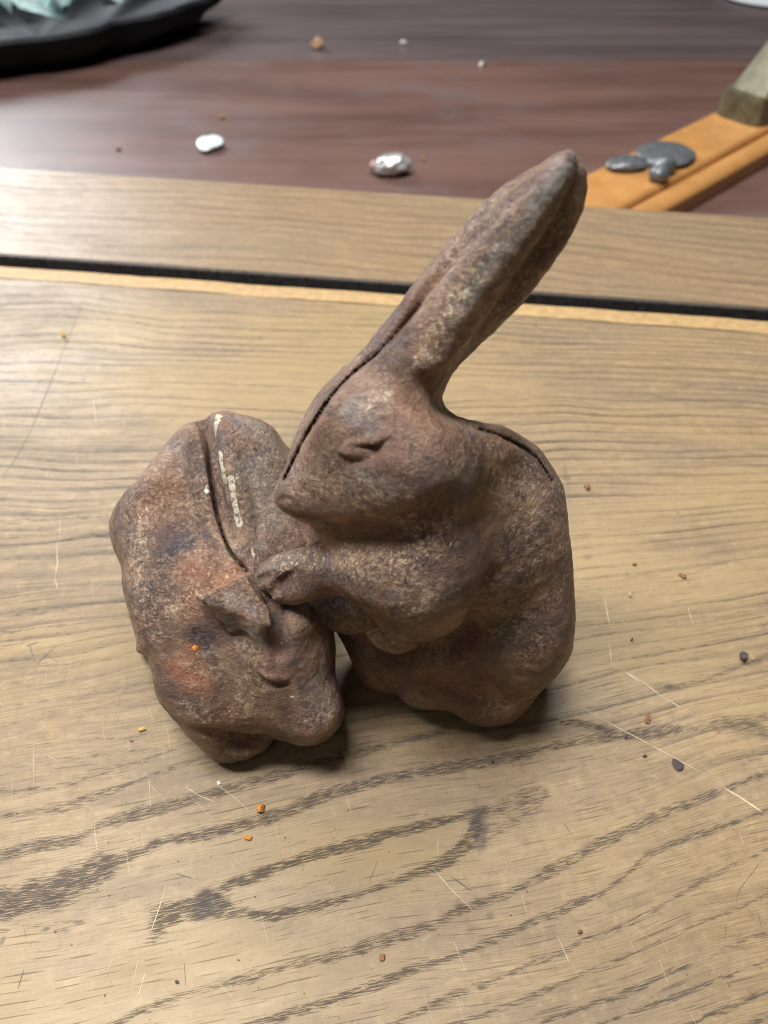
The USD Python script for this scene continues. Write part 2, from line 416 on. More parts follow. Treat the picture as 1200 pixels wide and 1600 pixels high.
# bare pale strip along the worn edge of the near board: it rounds down into the joint
N = 160
ex = np.linspace(-.9, .9, N)
prof = [(0.0005, 0.0002), (.010, -.0004), (.017, -.0012), (.0195, -.003), (.0205, -.010), (.0205, -.022)]
rag = (fbm(np.stack([ex * 40, ex * 0, ex * 0], -1), 3, seed=9) - .5) * .0022
V = np.array([[(x, joint(x) + p[0] + r * (1 if k < 4 else .3), p[1]) for k, p in enumerate(prof)] for x, r in zip(ex, rag)]).reshape(-1, 3)
K = len(prof)
F = np.array([(i * K + k, (i + 1) * K + k, (i + 1) * K + k + 1, i * K + k + 1) for i in range(N - 1) for k in range(K - 1)])
part('worn_edge', V, F, 'bare_wood', near, smooth=40, label='pale bare wood along the worn edge of the near board')
# far board
g0, g1 = at(0, 398, z=0.0), at(1200, 483, z=0.0)
h0, h1 = at(0, 262, z=0.0), at(1200, 341, z=0.0)
li = lambda p, q, x: p[1] + (q[1] - p[1]) * (x - p[0]) / (q[0] - p[0])
xs2 = np.concatenate([[-1.2, -.8], np.arange(-.48, .481, .004), [.8, 1.2]])
vs2 = np.linspace(0, 1, 60)
v, f = board_mesh(xs2, vs2, lambda x, s: li(g0, g1, x) * (1 - s) + li(h0, h1, x) * s, 0.0, 0.022)
gv = v[:, 1] - (li(h0, h1, v[:, 0]) - li(h0, h1, 0 * v[:, 0])) * 1.0 + .05 * np.exp(-((v[:, 0] + .33) / .22) ** 2) + v[:, 0] * .10 + (fbm(v * 10, 2) - .5) * .012
far = part('board', v, f, 'far_oak_board', table, attrs=dict(gu=v[:, 0], gv=gv * .6, dens=np.zeros(len(v)), fine=np.ones(len(v)), stain=np.zeros(len(v)), tone=.1 * np.ones(len(v))), label='far oak board beyond the black joint')
# dirt-filled groove between the boards
V = []
for x in ex:
    a, b = joint(x, .019), li(g0, g1, x) + .004
    V += [(x, a, -.0095), (x, (a + b) / 2, -.0105), (x, b, -.0085)]
F = np.array([(i * 3 + k, (i + 1) * 3 + k, (i + 1) * 3 + k + 1, i * 3 + k + 1) for i in range(N - 1) for k in range(2)])
part('joint_groove', V, F, 'gap_dirt', table, label='black dirt filled groove between the two boards')
V = []
for x in ex:
    b = li(g0, g1, x)
    V += [(x, b + .0015, .0004), (x, b - .0012, -.0008), (x, b - .0016, -.02)]
F = np.array([(i * 3 + k, (i + 1) * 3 + k, (i + 1) * 3 + k + 1, i * 3 + k + 1) for i in range(N - 1) for k in range(2)])
part('dark_edge', V, F, 'gap_dirt', far)


# scratches: thin raised burrs and cuts in the varnish
def strips(lines, z=.00008):
    V, F = [], []
    for pts, w in lines:
        w3 = at([p[0] for p in pts], [p[1] for p in pts], z=z + len(V) * 6e-8)
        n = max(4, len(pts) * 3)
        s = np.linspace(0, 1, n)
        P = np.stack([np.interp(s, np.linspace(0, 1, len(pts)), w3[:, k]) for k in range(3)], -1)
        t = np.gradient(P, axis=0); t /= np.linalg.norm(t, axis=1, keepdims=True)
        side = np.stack([-t[:, 1], t[:, 0], 0 * s], -1)
        ww = .72 * w * (np.sin(np.pi * np.clip(s * .94 + .03, 0, 1)) ** .5)[:, None] * (.6 + .8 * meshkit.noise(np.stack([s * 9, s * 0 + len(V), s * 0], -1))[:, None])
        i0 = len(V)
        for p, d in zip(P, side * ww):
            V += [p - d, p + d]
        for k in range(n - 1):
            F.append((i0 + 2 * k, i0 + 2 * k + 1, i0 + 2 * k + 3, i0 + 2 * k + 2))
    return np.array(V), np.array(F)


rng = random.Random(4)
pale = [([(262, 1375), (250, 1415), (236, 1455)], .00022), ([(290, 1230), (315, 1245), (336, 1253)], .0002), ([(335, 1223), (365, 1245), (390, 1268)], .00014), ([(233, 1215), (235, 1262)], .00016),
        ([(180, 1490), (165, 1525)], .00013), ([(227, 1520), (218, 1550), (212, 1562)], .00016), ([(677, 1357), (705, 1390), (737, 1420)], .00018), ([(685, 1305), (683, 1340)], .0001), ([(815, 1395), (825, 1435)], .0001),
        ([(870, 1460), (890, 1505)], .00016), ([(1130, 1230), (1160, 1248), (1190, 1268)], .0006),
        ([(870, 1080), (930, 1118), (1000, 1155), (1065, 1190), (1110, 1215)], .00022), ([(985, 1050), (1030, 1085), (1068, 1108)], .0003), ([(978, 1050), (1000, 1065)], .00045),
        ([(945, 935), (952, 975)], .0003), ([(952, 1005), (956, 1040)], .00022), ([(88, 850), (90, 880), (85, 905)], .0003), ([(85, 902), (90, 920)], .0002), ([(145, 620), (150, 660)], .0003),
        ([(536, 1170), (545, 1200)], .00012), ([(1075, 950), (1083, 975)], .0002), ([(232, 1105), (240, 1128)], .0001), ([(220, 1470), (205, 1560)], .0001), ([(540, 1240), (548, 1270)], .0001),
        ([(1030, 1500), (1045, 1540)], .0001), ([(1155, 1300), (1165, 1330)], .00012), ([(800, 1340), (780, 1380)], .0001)]
for _ in range(8):
    x, y = rng.uniform(-20, 1220), rng.uniform(880, 1610)
    if 180 < x < 900 and y < 1190:
        continue
    a, l = rng.choice([-.45, -.6, .9, .75, -1.3]) + rng.uniform(-.25, .25), rng.uniform(8, 42)
    pale.append(([(x, y), (x + l * .5 * math.sin(a) + rng.uniform(-1, 1), y + l * .5 * math.cos(a)), (x + l * math.sin(a), y + l * math.cos(a))], rng.uniform(.00005, .00012)))
dk = [([(132, 460), (118, 500), (100, 545), (72, 615), (45, 680), (22, 720), (5, 742)], .00035), ([(880, 1285), (893, 1303)], .0002), ([(1190, 1345), (1155, 1390), (1150, 1410)], .00012), ([(1135, 1440), (1132, 1470)], .00012), ([(1184, 1424), (1190, 1450)], .00014),
      ([(705, 1370), (737, 1392)], .0003), ([(45, 1005), (55, 1035)], .0003), ([(58, 1037), (88, 1008)], .00025), ([(65, 1020), (92, 1034)], .0002), ([(590, 1345), (577, 1377)], .00015), ([(288, 1505), (290, 1540)], .00015), ([(37, 1515), (28, 1545)], .0002),
      ([(275, 1365), (300, 1372)], .00025), ([(40, 1010), (60, 1003)], .0003)]
for _ in range(4):
    x, y = rng.uniform(-20, 1220), rng.uniform(1200, 1600)
    l = rng.uniform(10, 30)
    dk.append(([(x, y), (x + rng.uniform(-4, 10), y + l)], rng.uniform(.00005, .0001)))
v, f = strips(pale); part('pale_scratches', v, f, 'pale_scratch', near, kind='stuff')
v, f = strips(dk, .00011); part('dark_scratches', v, f, 'dark_scratch', near, kind='stuff', label='thin dark cracks and cuts in the near board')

# ------------------------------------------------------------------ the lower dark table behind
ZD = -0.06
low = thing('dark_table', 'dark red brown wooden table top lying lower behind the oak boards', 'table', kind='structure')
c0, c1 = at(0, 120, z=ZD)[1], at(1200, 70, z=ZD)[1]
yb = lambda x: 1.14 + 0 * x
b = box((-1.6, .3, ZD - .03), (1.6, 1.135, ZD)); part('board', *b, 'dark_wood', low, label='dark red brown board')
b = box((-1.6, 1.138, ZD - .03), (1.6, 2.6, ZD - .0004)); part('board', *b, 'dark_grey_wood', low, label='greyer dark board at the far side')  # far part of the top, in a greyer colour

# ------------------------------------------------------------------ the figurine: sculpted as signed distance fields
def curve(p, sub, closed=False):
    """Catmull-Rom through the points."""
    p = np.asarray(p, float)
    e = np.vstack([p[-1:], p, p[:2]]) if closed else np.vstack([2 * p[0] - p[1], p, 2 * p[-1] - p[-2]])
    out = []
    for i in range(1, len(e) - 2):
        for t in np.linspace(0, 1, sub, endpoint=False):
            a, b, c, d = e[i - 1:i + 3]
            out.append(.5 * (2 * b + (c - a) * t + (2 * a - 5 * b + 4 * c - d) * t * t + (3 * b - a - 3 * c + d) * t ** 3))
    if not closed:
        out.append(p[-1])
    return np.array(out)


class Field:
    def __init__(self, lo, hi, h):
        self.lo, self.h = np.array(lo, float), h
        n = np.ceil((np.array(hi) - lo) / h).astype(int) + 1
        self.ax = [lo[k] + h * np.arange(n[k]) for k in range(3)]
        self.a = np.full(n, .05, np.float32)
        self.groups = {}
    def block(self, lo, hi):
        i0 = [max(0, int((lo[k] - self.lo[k]) / self.h)) for k in range(3)]
        i1 = [min(self.a.shape[k], int((hi[k] - self.lo[k]) / self.h) + 2) for k in range(3)]
        sl = tuple(slice(a, max(a, b)) for a, b in zip(i0, i1))
        P = np.stack(np.meshgrid(*[self.ax[k][sl[k]].astype(np.float32) for k in range(3)], indexing='ij'), -1)
        return sl, P
    def put(self, fn, lo, hi, k, mode, group):
        m = k + .004
        sl, P = self.block(np.array(lo) - m, np.array(hi) + m)
        if P.size == 0:
            return
        d, a = fn(P), self.a[sl]
        if mode == 'add':
            h = np.maximum(k - np.abs(a - d), 0) / k
            self.a[sl] = np.minimum(a, d) - h * h * k * .25
            if group:
                self.groups.setdefault(group, []).append(fn)
        else:
            d = -d
            h = np.maximum(k - np.abs(a - d), 0) / k
            self.a[sl] = np.maximum(a, d) + h * h * k * .25
    def ell(self, c, r, k=.01, rot=None, mode='add', group='body'):
        c, r = np.asarray(c, np.float32), np.broadcast_to(np.asarray(r, np.float32), 3)
        R = np.eye(3, dtype=np.float32) if rot is None else np.asarray(rot, np.float32)
        def fn(P):
            q = P - c if rot is None else (P - c) @ R
            k0 = np.linalg.norm(q / r, axis=-1)
            k1 = np.linalg.norm(q / (r * r), axis=-1)
            return k0 * (k0 - 1) / np.maximum(k1, 1e-6)
        e = np.sqrt(((R * r) ** 2).sum(1))
        self.put(fn, c - e, c + e, k, mode, group)
    def cone(self, a, b, ra, rb, k=.008, mode='add', group='body'):
        a, b = np.asarray(a, np.float32), np.asarray(b, np.float32)
        ab = b - a
        L = ab @ ab
        def fn(P):
            t = np.clip(((P - a) @ ab) / L, 0, 1)
            return np.linalg.norm(P - a - t[..., None] * ab, axis=-1) - (ra + (rb - ra) * t)
        R = max(ra, rb)
        self.put(fn, np.minimum(a, b) - R, np.maximum(a, b) + R, k, mode, group)
    def chain(self, pts, rs, k=.006, mode='add', group='body', sub=6):
        P0, r0 = np.asarray(pts, float), np.asarray(rs, float)
        q = curve(np.column_stack([P0, r0]), sub)
        p, r = q[:, :3].astype(np.float32), np.maximum(q[:, 3], .0002).astype(np.float32)
        def fn(P):
            out = np.full(P.shape[:-1], 9., np.float32)
            for a, b, ra, rb in zip(p[:-1], p[1:], r[:-1], r[1:]):
                ab = b - a
                t = np.clip(((P - a) @ ab) / max(ab @ ab, 1e-12), 0, 1)
                out = np.minimum(out, np.linalg.norm(P - a - t[..., None] * ab, axis=-1) - (ra + (rb - ra) * t))
            return out
        self.put(fn, (p - r[:, None]).min(0), (p + r[:, None]).max(0), k, mode, group)
    def trim(self, outline, k=.007):
        """Shave the form down to its outline as seen from the front, with a rounded edge."""
        from PIL import Image, ImageDraw
        pts = curve(np.array(outline, float), 5, closed=True)
        x0, y0 = pts.min(0) - 120
        w, h = (pts.max(0) - pts.min(0) + 240).astype(int)
        im = Image.new('L', (int(w), int(h)))
        ImageDraw.Draw(im).polygon([(float(x - x0), float(y - y0)) for x, y in pts], fill=255)
        on = np.asarray(im) > 0
        dist = ndimage.gaussian_filter(ndimage.distance_transform_edt(~on) - ndimage.distance_transform_edt(on), 2.0)
        for i in range(0, self.a.shape[0], 24):
            blk = self.a[i:i + 24]
            near = np.argwhere(blk < .008)
            if not len(near):
                continue
            P = self.lo + self.h * (near + [i, 0, 0])
            px, py = project(P)
            d = ndimage.map_coordinates(dist, [py - y0, px - x0], order=1, mode='nearest')
            d = d * np.linalg.norm(P - [0, 0, H], axis=1) * .97 / FPX
            a = blk[tuple(near.T)]
            hh = np.maximum(k - np.abs(a - d), 0) / k
            blk[tuple(near.T)] = np.maximum(a, d) + hh * hh * k * .25
    def slit(self, pts, half_px, depth):
        """An open joint: a narrow slot cut into the surface along a line, as deep as given."""
        q = curve(np.column_stack([pts, half_px]), 6)
        lo, hi = q[:, :2].min(0) - 12, q[:, :2].max(0) + 12
        near = np.argwhere((self.a < .002) & (self.a > -depth - .002))
        P = self.lo + self.h * near
        px, py = project(P)
        m = (px > lo[0]) & (px < hi[0]) & (py > lo[1]) & (py < hi[1])
        near, P = near[m], P[m]
        uv = np.column_stack([px[m], py[m]])
        best, half = np.full(len(uv), 99.), np.ones(len(uv))
        for a, b in zip(q[:-1], q[1:]):
            dd, t = seg_dist(uv, a[:2], b[:2])
            half = np.where(dd < best, a[2] + (b[2] - a[2]) * t, half)
            best = np.minimum(best, dd)
        dist = np.linalg.norm(P - [0, 0, H], axis=1)
        a = self.a[tuple(near.T)]
        first = np.linalg.norm(self.surf(*q[len(q) // 2, :2]) - [0, 0, H])
        w = half * dist / FPX + .0005
        s_ = best * dist / FPX - w * (1.15 - np.clip(-a / depth, 0, 1.4))
        s_ = np.where(dist < first + .03, s_, .01)
        h = np.maximum(.0008 - np.abs(a + s_), 0) / .0008
        self.a[tuple(near.T)] = np.maximum(a, -s_) + h * h * .0008 * .25
    def up(self, px, py, raise_=0.0):
        """Surface point behind a pixel, lifted off the surface towards the front."""
        d = ray(px, py)
        return self.surf(px, py) - d / np.linalg.norm(d) * raise_
    def hull(self, pts, r=.0, k=.004, group='body'):
        eq = ConvexHull(np.asarray(pts)).equations
        def fn(P):
            return (P @ eq[:, :3].T.astype(np.float32) + eq[:, 3].astype(np.float32)).max(-1) - r
        self.put(fn, np.min(pts, 0) - r, np.max(pts, 0) + r, k, 'add', group)
    def sample(self, p):
        q = (np.asarray(p) - self.lo) / self.h
        return ndimage.map_coordinates(self.a, np.atleast_2d(q).T, order=1, mode='nearest')
    def surf(self, px, py):
        """The sculpture's surface point behind a pixel of the photograph."""
        d = ray(px, py)
        t = np.arange(.12, .42, .0004)
        s = self.sample(np.array([0, 0, H]) + t[:, None] * d)
        i = np.nonzero(s < 0)[0]
        if not len(i):
            i = [int(np.argmin(s))]
        return np.array([0, 0, H]) + t[i[0]] * d
    def mesh(self):
        return surface_nets(self.a, self.lo, self.h)


def surface_nets(a, lo, h):
    s = a < 0
    cnt = np.zeros(tuple(n - 1 for n in a.shape), np.int8)
    cs = [(i, j, k) for i in (0, 1) for j in (0, 1) for k in (0, 1)]
    for i, j, k in cs:
        cnt += s[i:a.shape[0] - 1 + i, j:a.shape[1] - 1 + j, k:a.shape[2] - 1 + k]
    act = (cnt > 0) & (cnt < 8)
    idx = np.full(act.shape, -1, np.int64)
    cell = np.argwhere(act)
    idx[act] = np.arange(len(cell))
    val = {c: a[cell[:, 0] + c[0], cell[:, 1] + c[1], cell[:, 2] + c[2]].astype(float) for c in cs}
    acc, num = np.zeros((len(cell), 3)), np.zeros(len(cell))
    for c in cs:
        for ax in range(3):
            if c[ax]:
                continue
            c2 = tuple(c[m] + (m == ax) for m in range(3))
            A, B = val[c], val[c2]
            x = (A < 0) != (B < 0)
            t = np.where(x, A / np.where(A == B, 1, A - B), 0)
            p = np.array(c, float)[None].repeat(len(cell), 0)
            p[:, ax] += t
            acc += p * x[:, None]; num += x
    v = lo + h * (cell + acc / num[:, None])
    F = []
    for ax in range(3):
        o1, o2 = (ax + 1) % 3, (ax + 2) % 3
        A = np.take(s, range(a.shape[ax] - 1), ax); B = np.take(s, range(1, a.shape[ax]), ax)
        e = np.argwhere(A != B)
        e = e[(e[:, o1] > 0) & (e[:, o2] > 0) & (e[:, o1] < a.shape[o1] - 1) & (e[:, o2] < a.shape[o2] - 1)]
        d1, d2 = np.eye(3, dtype=int)[o1], np.eye(3, dtype=int)[o2]
        q = np.stack([idx[tuple((e - d1 - d2).T)], idx[tuple((e - d2).T)], idx[tuple(e.T)], idx[tuple((e - d1).T)]], -1)
        flip = ~s[tuple(e.T)]
        q[flip] = q[flip][:, ::-1]
        F.append(q)
    F = np.vstack(F)
    return v, F


def finish(v, F, rough_amp):
    T = np.vstack([F[:, [0, 1, 2]], F[:, [0, 2, 3]]])
    E = np.vstack([F[:, [0, 1]], F[:, [1, 2]], F[:, [2, 3]], F[:, [3, 0]]])
    Lp = sparse.coo_matrix((np.ones(len(E)), (E[:, 0], E[:, 1])), (len(v), len(v))).tocsr()
    Lp = Lp + Lp.T
    Lp = sparse.diags(1 / np.asarray(Lp.sum(1)).ravel()) @ Lp
    for _ in range(2):
        v = v + .5 * (Lp @ v - v)
        v = v - .5 * (Lp @ v - v)
    v = v + .3 * (Lp @ v - v)
    _, _, n = meshkit.arrays((v, T), True)
    d = (fbm(v * 260, 5, seed=2) - .5) * rough_amp * 1.3 + (fbm(v * 60, 3, seed=5) - .5) * rough_amp * 1.6
    v = v + n * d[:, None]
    v[:, 2] = np.maximum(v[:, 2], .0004)
    _, _, n = meshkit.arrays((v, T), True)
    return v, T, n


def spots(v, field, items):
    """A mask from patches (pixel x, y, radius in pixels, strength) laid on the surface."""
    m = np.zeros(len(v))
    for it in items:
        pts, r, s = it
        P = [field.surf(*p) for p in pts]
        if len(P) == 1:
            P = P * 2
        pxm = np.linalg.norm(P[0] - [0, 0, H]) / FPX
        n = (fbm(v * 350, 3, seed=int(r) + 1) - .5) * 1.1
        best = np.full(len(v), 9.)
        for a, b in zip(P[:-1], P[1:]):
            best = np.minimum(best, seg_dist(v, a, b)[0])
        m = np.maximum(m, s * (1 - sstep(.35, 1.15, best / (r * pxm) + n)))
    return m


def rot_axis(x, yhint=(0, 0, 1)):
    x = np.asarray(x, float); x /= np.linalg.norm(x)
    z = np.cross(x, yhint); z /= np.linalg.norm(z)
    return np.stack([x, np.cross(z, x), z], 1)

#SCULPT
W = at
# ---- sitting rabbit
A = Field((-.062, .112, -.004), (.108, .262, .236), .00072)
A.ell(W(752, 930, z=.048), (.042, .028, .054), k=.012)
A.ell(W(795, 825, z=.080), (.031, .028, .046), k=.016)
A.ell(W(775, 1008, z=.030), (.027, .021, .042), k=.010)
A.ell(W(835, 975, z=.044), (.020, .024, .036), k=.012)
A.ell(W(645, 991, z=.030), (.028, .018, .040), k=.012)
A.ell(W(596, 985, z=.030), (.018, .017, .036), k=.010)
A.ell(W(866, 985, z=.046), (.0125, .014, .014), k=.005)
A.ell(W(710, 1000, z=.030), (.028, .018, .037), k=.010)
A.cone(W(700, 700, y=.185), W(705, 830, y=.180), .023, .030, k=.014)
A.ell(W(660, 880, z=.094), (.0245, .022, .0335), k=.004, group='shoulder')
A.ell(W(575, 850, z=.085), (.014, .012, .012), k=.010, group='shoulder')
A.ell(W(525, 842, z=.072), (.014, .010, .012), k=.006, group='shoulder')
# head
A.ell(W(612, 680, y=.183), (.0250, .023, .0235), k=.010, group='head')
A.cone(W(585, 690, y=.181), W(470, 768, y=.178), .0235, .0115, k=.008, group='head')
A.cone(W(540, 620, y=.190), W(448, 765, y=.184), .0130, .0070, k=.008, group='head')
A.cone(W(478, 768, y=.176), W(446, 776, y=.177), .0105, .0070, k=.006, group='head')
A.ell(W(640, 738, y=.164), (.0205, .015, .0195), k=.010, group='head')
A.ell(W(525, 790, y=.172), (.0125, .0100, .0080), k=.010, group='head')
A.ell(W(565, 660, y=.171), (.0125, .0065, .0085), k=.014, group='head')
A.ell(W(590, 760, y=.170), (.020, .012, .014), k=.012, group='head')
A.ell(W(488, 786, y=.1715), (.0125, .0085, .0100), k=.009, group='head')
# ear: far edge, near rounded back, hollow and outer rim
ear = [(648, 590), (705, 505), (770, 420), (835, 330), (882, 262)]
def E(off, dy, dd=.004):
    return [W(p[0] + o_[0], p[1] + o_[1], y=.187 + dd * i + dy) for i, (p, o_) in enumerate(zip(ear, off))]
A.chain(E([(-50, -10), (-52, -32), (-48, -36), (-36, -32), (-16, -16)], .004), [.0110, .0085, .0070, .0060, .0040], k=.005, group='ear')
A.chain(E([(-4, 0), (-10, -6), (-10, -8), (-6, -6), (4, -12)], -.005), [.0130, .0098, .0082, .0068, .0036], k=.004, group='ear')
A.chain(E([(18, 10), (34, 25), (42, 34), (42, 32), (24, 10)], .001), [.0095, .0080, .0074, .0068, .0050], k=.003, group='ear')
A.ell(W(770, 1098, z=.013), (.018, .012, .014), k=.008)
A.ell(W(700, 1085, z=.016), (.018, .010, .014), k=.008)
A.chain(E([(14, 8), (16, 12), (18, 15), (18, 13), (14, 2)], .000), [.0100, .0074, .0062, .0052, .0040], k=.003, group='ear')
# near foreleg lying on the other rabbit
A.chain([A.up(650, 915, -.0085), A.up(605, 900, -.0050), W(552, 887, z=.0935), W(492, 885, z=.0870), W(432, 895, z=.0785), W(410, 914, z=.072)], [.0115, .0105, .0096, .0090, .0080, .0060], k=.009, group='foreleg')
A.chain([W(520, 902, z=.084), W(480, 913, z=.083), W(441, 930, z=.077)], [.0062, .0058, .0048], k=.003, group='foreleg')
# far foreleg, in the shade below
A.chain([W(620, 965, z=.062), W(540, 955, z=.058), W(480, 955, z=.054)], [.013, .0095, .0085], k=.006, group='foreleg')
A.chain([A.up(x, y, .001) for x, y in ((505, 836), (545, 842), (590, 838), (640, 826), (682, 802), (704, 780))], [.0015, .0036, .0042, .0042, .0030, .0008], k=.008, mode='cut')
A.chain([A.up(x, y, .001) for x, y in ((660, 600), (690, 612), (705, 622))], [.001, .003, .002], k=.006, mode='cut')
# hollow under the belly, between haunch and foot
A.ell(W(655, 1150, z=.000), (.018, .024, .0075), k=.004, mode='cut')
A.chain([A.up(x, y, -.0005) for x, y in ((556, 992), (590, 1016), (640, 1024), (690, 1010), (728, 984), (752, 945), (764, 910))], [.0018, .0036, .0044, .0046, .0040, .0024, .0008], k=.008, mode='cut')
A.trim([(690, 625), (704, 645), (728, 655), (760, 662), (795, 668), (840, 700), (865, 735), (881, 772), (893, 870), (897, 925), (899, 965), (893, 1020), (875, 1050), (850, 1078), (825, 1110), (800, 1130), (765, 1139), (735, 1132), (705, 1113), (670, 1112), (640, 1115), (605, 1108), (580, 1095),
        (560, 1068), (548, 1035), (530, 1000), (490, 985), (460, 975), (440, 950), (425, 946), (402, 932), (390, 910), (402, 882), (430, 860), (460, 853), (482, 846), (488, 834), (484, 822), (455, 808), (436, 794), (428, 772), (432, 755), (445, 728), (457, 690), (472, 655), (492, 622), (530, 580), (572, 535), (595, 508), (622, 478), (655, 432), (690, 390),
        (722, 350), (760, 310), (800, 280), (840, 258), (866, 238), (884, 227), (900, 230), (908, 245), (919, 268), (922, 295), (915, 330), (900, 362), (880, 392), (856, 425), (828, 462), (800, 492), (772, 520), (740, 550), (712, 578), (700, 600)], k=.006)
# eye
ed = ray(566, 705) / np.linalg.norm(ray(566, 705))
lid = [A.up(x, y, .0003) for x, y in ((530, 707), (542, 697), (556, 691), (570, 690), (586, 689), (604, 680))]
ball = A.up(569, 706, -.0017)
A.chain([A.up(x, y, .0006) for x, y in ((536, 713), (551, 710), (568, 706), (585, 700), (600, 690))], [.0005, .0018, .0022, .0018, .0005], k=.0025, mode='cut', sub=3)
A.ell(ball, (.0066, .0022, .0021), k=.0006, group='eye')
A.chain(lid, [.0004, .0009, .0010, .0010, .0009, .0004], k=.0012, group='eye', sub=3)
# casting seam over the forehead and back
A.slit([(655, 478), (625, 515), (600, 543), (588, 556), (556, 580), (525, 611), (498, 648), (475, 688), (458, 722), (444, 750)], [.1, .2, .3, .4, .5, .5, .5, .4, .3, .1], .0022)
A.slit([(748, 671), (775, 679), (808, 695), (838, 716), (862, 752)], [.1, .6, .9, .5, .1], .0022)
A.chain([A.surf(x, y) for x, y in ((397, 915), (408, 905), (424, 897))], [.0005, .0014, .0006], k=.0012, mode='cut', sub=2)
A.chain([A.surf(x, y) for x, y in ((436, 783), (447, 778), (455, 781))], [.0003, .0007, .0003], k=.0012, mode='cut', sub=2)
# mouth, ear root and paw groove
A.chain([A.surf(x, y) for x, y in ((446, 797), (466, 806), (492, 811), (520, 810))], [.0004, .0008, .0009, .0004], k=.0018, mode='cut', sub=2)
A.chain([A.surf(x, y) for x, y in ((422, 930), (436, 914), (462, 893))], [.0008, .0024, .0010], k=.0012, mode='cut', sub=2)
A.chain([A.surf(x, y) for x, y in ((612, 535), (650, 482), (705, 408), (770, 338), (820, 292))], [.0005, .0013, .0016, .0014, .0005], k=.003, mode='cut', sub=2)
A.a = np.maximum(A.a, (.0006 - A.ax[2])[None, None, :].astype(np.float32))

# ---- crouching rabbit
B = Field((-.150, .095, -.004), (.012, .300, .130), .00072)
B.ell(W(322, 798, z=.055), (.042, .047, .0545), k=.012)
B.ell(W(450, 840, z=.050), (.024, .026, .030), k=.012)
B.ell(W(215, 815, z=.046), (.016, .022, .022), k=.016)
B.ell(W(395, 790, z=.056), (.026, .036, .045), k=.012)
B.ell(W(335, 930, z=.050), (.036, .032, .036), k=.016)
B.ell(W(285, 980, z=.038), (.026, .026, .030), k=.016)
B.ell(W(318, 1080, z=.030), (.026, .020, .026), k=.012)
B.ell(W(232, 1008, z=.007), (.010, .016, .008), k=.005, group='hind_foot')
# head, lowered
B.ell(W(425, 985, z=.050), (.022, .020, .020), k=.012, group='head')
B.cone(W(430, 1020, z=.046), W(475, 1100, z=.029), .0185, .0150, k=.010, group='head')
B.ell(W(495, 1108, z=.026), (.0130, .0125, .0125), k=.008, group='head')
B.ell(W(400, 1085, z=.032), (.016, .012, .014), k=.008, group='head')
B.ell(W(470, 1138, z=.020), (.013, .010, .008), k=.005, group='head')
# fore foot
B.ell(W(368, 1150, z=.010), (.017, .012, .010), k=.005, group='foot')
for q in ((340, 1176), (362, 1180), (385, 1178), (408, 1166)):
    B.ell(W(q[0], q[1], z=.006), (.0054, .0070, .0060), k=.0018, group='foot')
# broken ears: an angular stump and a rounded one
s1, s2, s3, s5 = B.up(315, 936, .0085), B.up(382, 901, .0082), B.up(420, 974, .0082), B.up(360, 984, .0012)
dn = ray(380, 950) * .014
B.hull([s1, s2, s3, s5] + [q + dn + [.003, .003, 0] for q in (s1, s2, s3, s5)], r=.0008, k=.003, group='ear')
B.chain([B.up(404, 965, -.0035), B.up(410, 995, -.0015), B.up(414, 1028, -.003)], [.0046, .0050, .0040], k=.003, group='ear')
B.ell(W(490, 1010, z=.040), (.010, .012, .014), k=.008, group='head')
B.ell(B.up(455, 972, -.002), (.0085, .007, .007), k=.005, group='ear')
B.chain([B.surf(x, y) for x, y in ((425, 945), (432, 985), (436, 1020))], [.002, .0035, .002], k=.004, mode='cut', sub=2)
# eye
B.chain([B.up(x, y, .0004) for x, y in ((390, 1032), (400, 1048), (420, 1058), (446, 1060))], [.0007, .0014, .0016, .0007], k=.0020, group='eye', sub=2)
B.chain([B.surf(x, y) for x, y in ((392, 1044), (405, 1060), (425, 1070), (450, 1069))], [.0006, .0015, .0016, .0006], k=.0012, mode='cut', sub=2)
# the jaw line and the hollow between cheek and leg
B.chain([B.surf(x, y) for x, y in ((306, 1142), (345, 1150), (395, 1156), (432, 1160))], [.0008, .0024, .0026, .0014], k=.004, mode='cut', sub=2)
# the two cast halves have come apart: the left one sits lower along the seam
seam_px = [(318, 645), (321, 668), (326, 705), (331, 745), (343, 812), (362, 862), (388, 894)]
S = np.array([B.surf(*p) for p in seam_px])
sl, P = B.block((-.15, .095, -.004), (.012, .3, .13))
qx, qy = project(P.reshape(-1, 3))
ys_ = [p[1] for p in seam_px]
crest = [(336, 640), (342, 668), (350, 705), (360, 745), (372, 800), (383, 850), (392, 894)]
sx = np.interp(qy, [p[1] for p in crest], [p[0] for p in crest])
wid_ = np.interp(qy, [560] + ys_, [8] + [c[0] - q[0] for c, q in zip(crest, seam_px)]) * .30 / FPX
pxm = .30 / FPX
side = ((sx - qx) * pxm).reshape(P.shape[:3])
tt = ((880 - qy) / 120).reshape(P.shape[:3])
amount = .0098 * sstep(0, 1, tt) * np.clip(side / wid_.reshape(side.shape), 0, 1) * (1 - .7 * sstep(.006, .04, side))
B.a += amount.astype(np.float32)
B.trim([(322, 652), (305, 658), (288, 665), (265, 688), (240, 720), (215, 752), (190, 778), (173, 808), (172, 835), (180, 862), (190, 885), (192, 915), (202, 955), (214, 1000), (214, 1018), (228, 1026), (238, 1050), (246, 1088), (262, 1112), (282, 1135), (300, 1160), (318, 1180), (345, 1195), (380, 1190), (410, 1178),
        (440, 1160), (465, 1166), (495, 1166), (520, 1155), (536, 1135), (540, 1110), (534, 1075), (530, 1040), (527, 1000), (526, 970), (530, 900), (520, 800), (480, 730), (446, 695), (430, 672), (408, 657), (380, 649), (355, 643), (335, 645)], k=.006)
B.chain([B.up(p[0] - 6, p[1], .0022) for p in ((322, 672), (326, 703), (330, 745), (342, 812), (360, 862))], [.002, .0042, .004, .0034, .0015], k=.006, mode='cut')
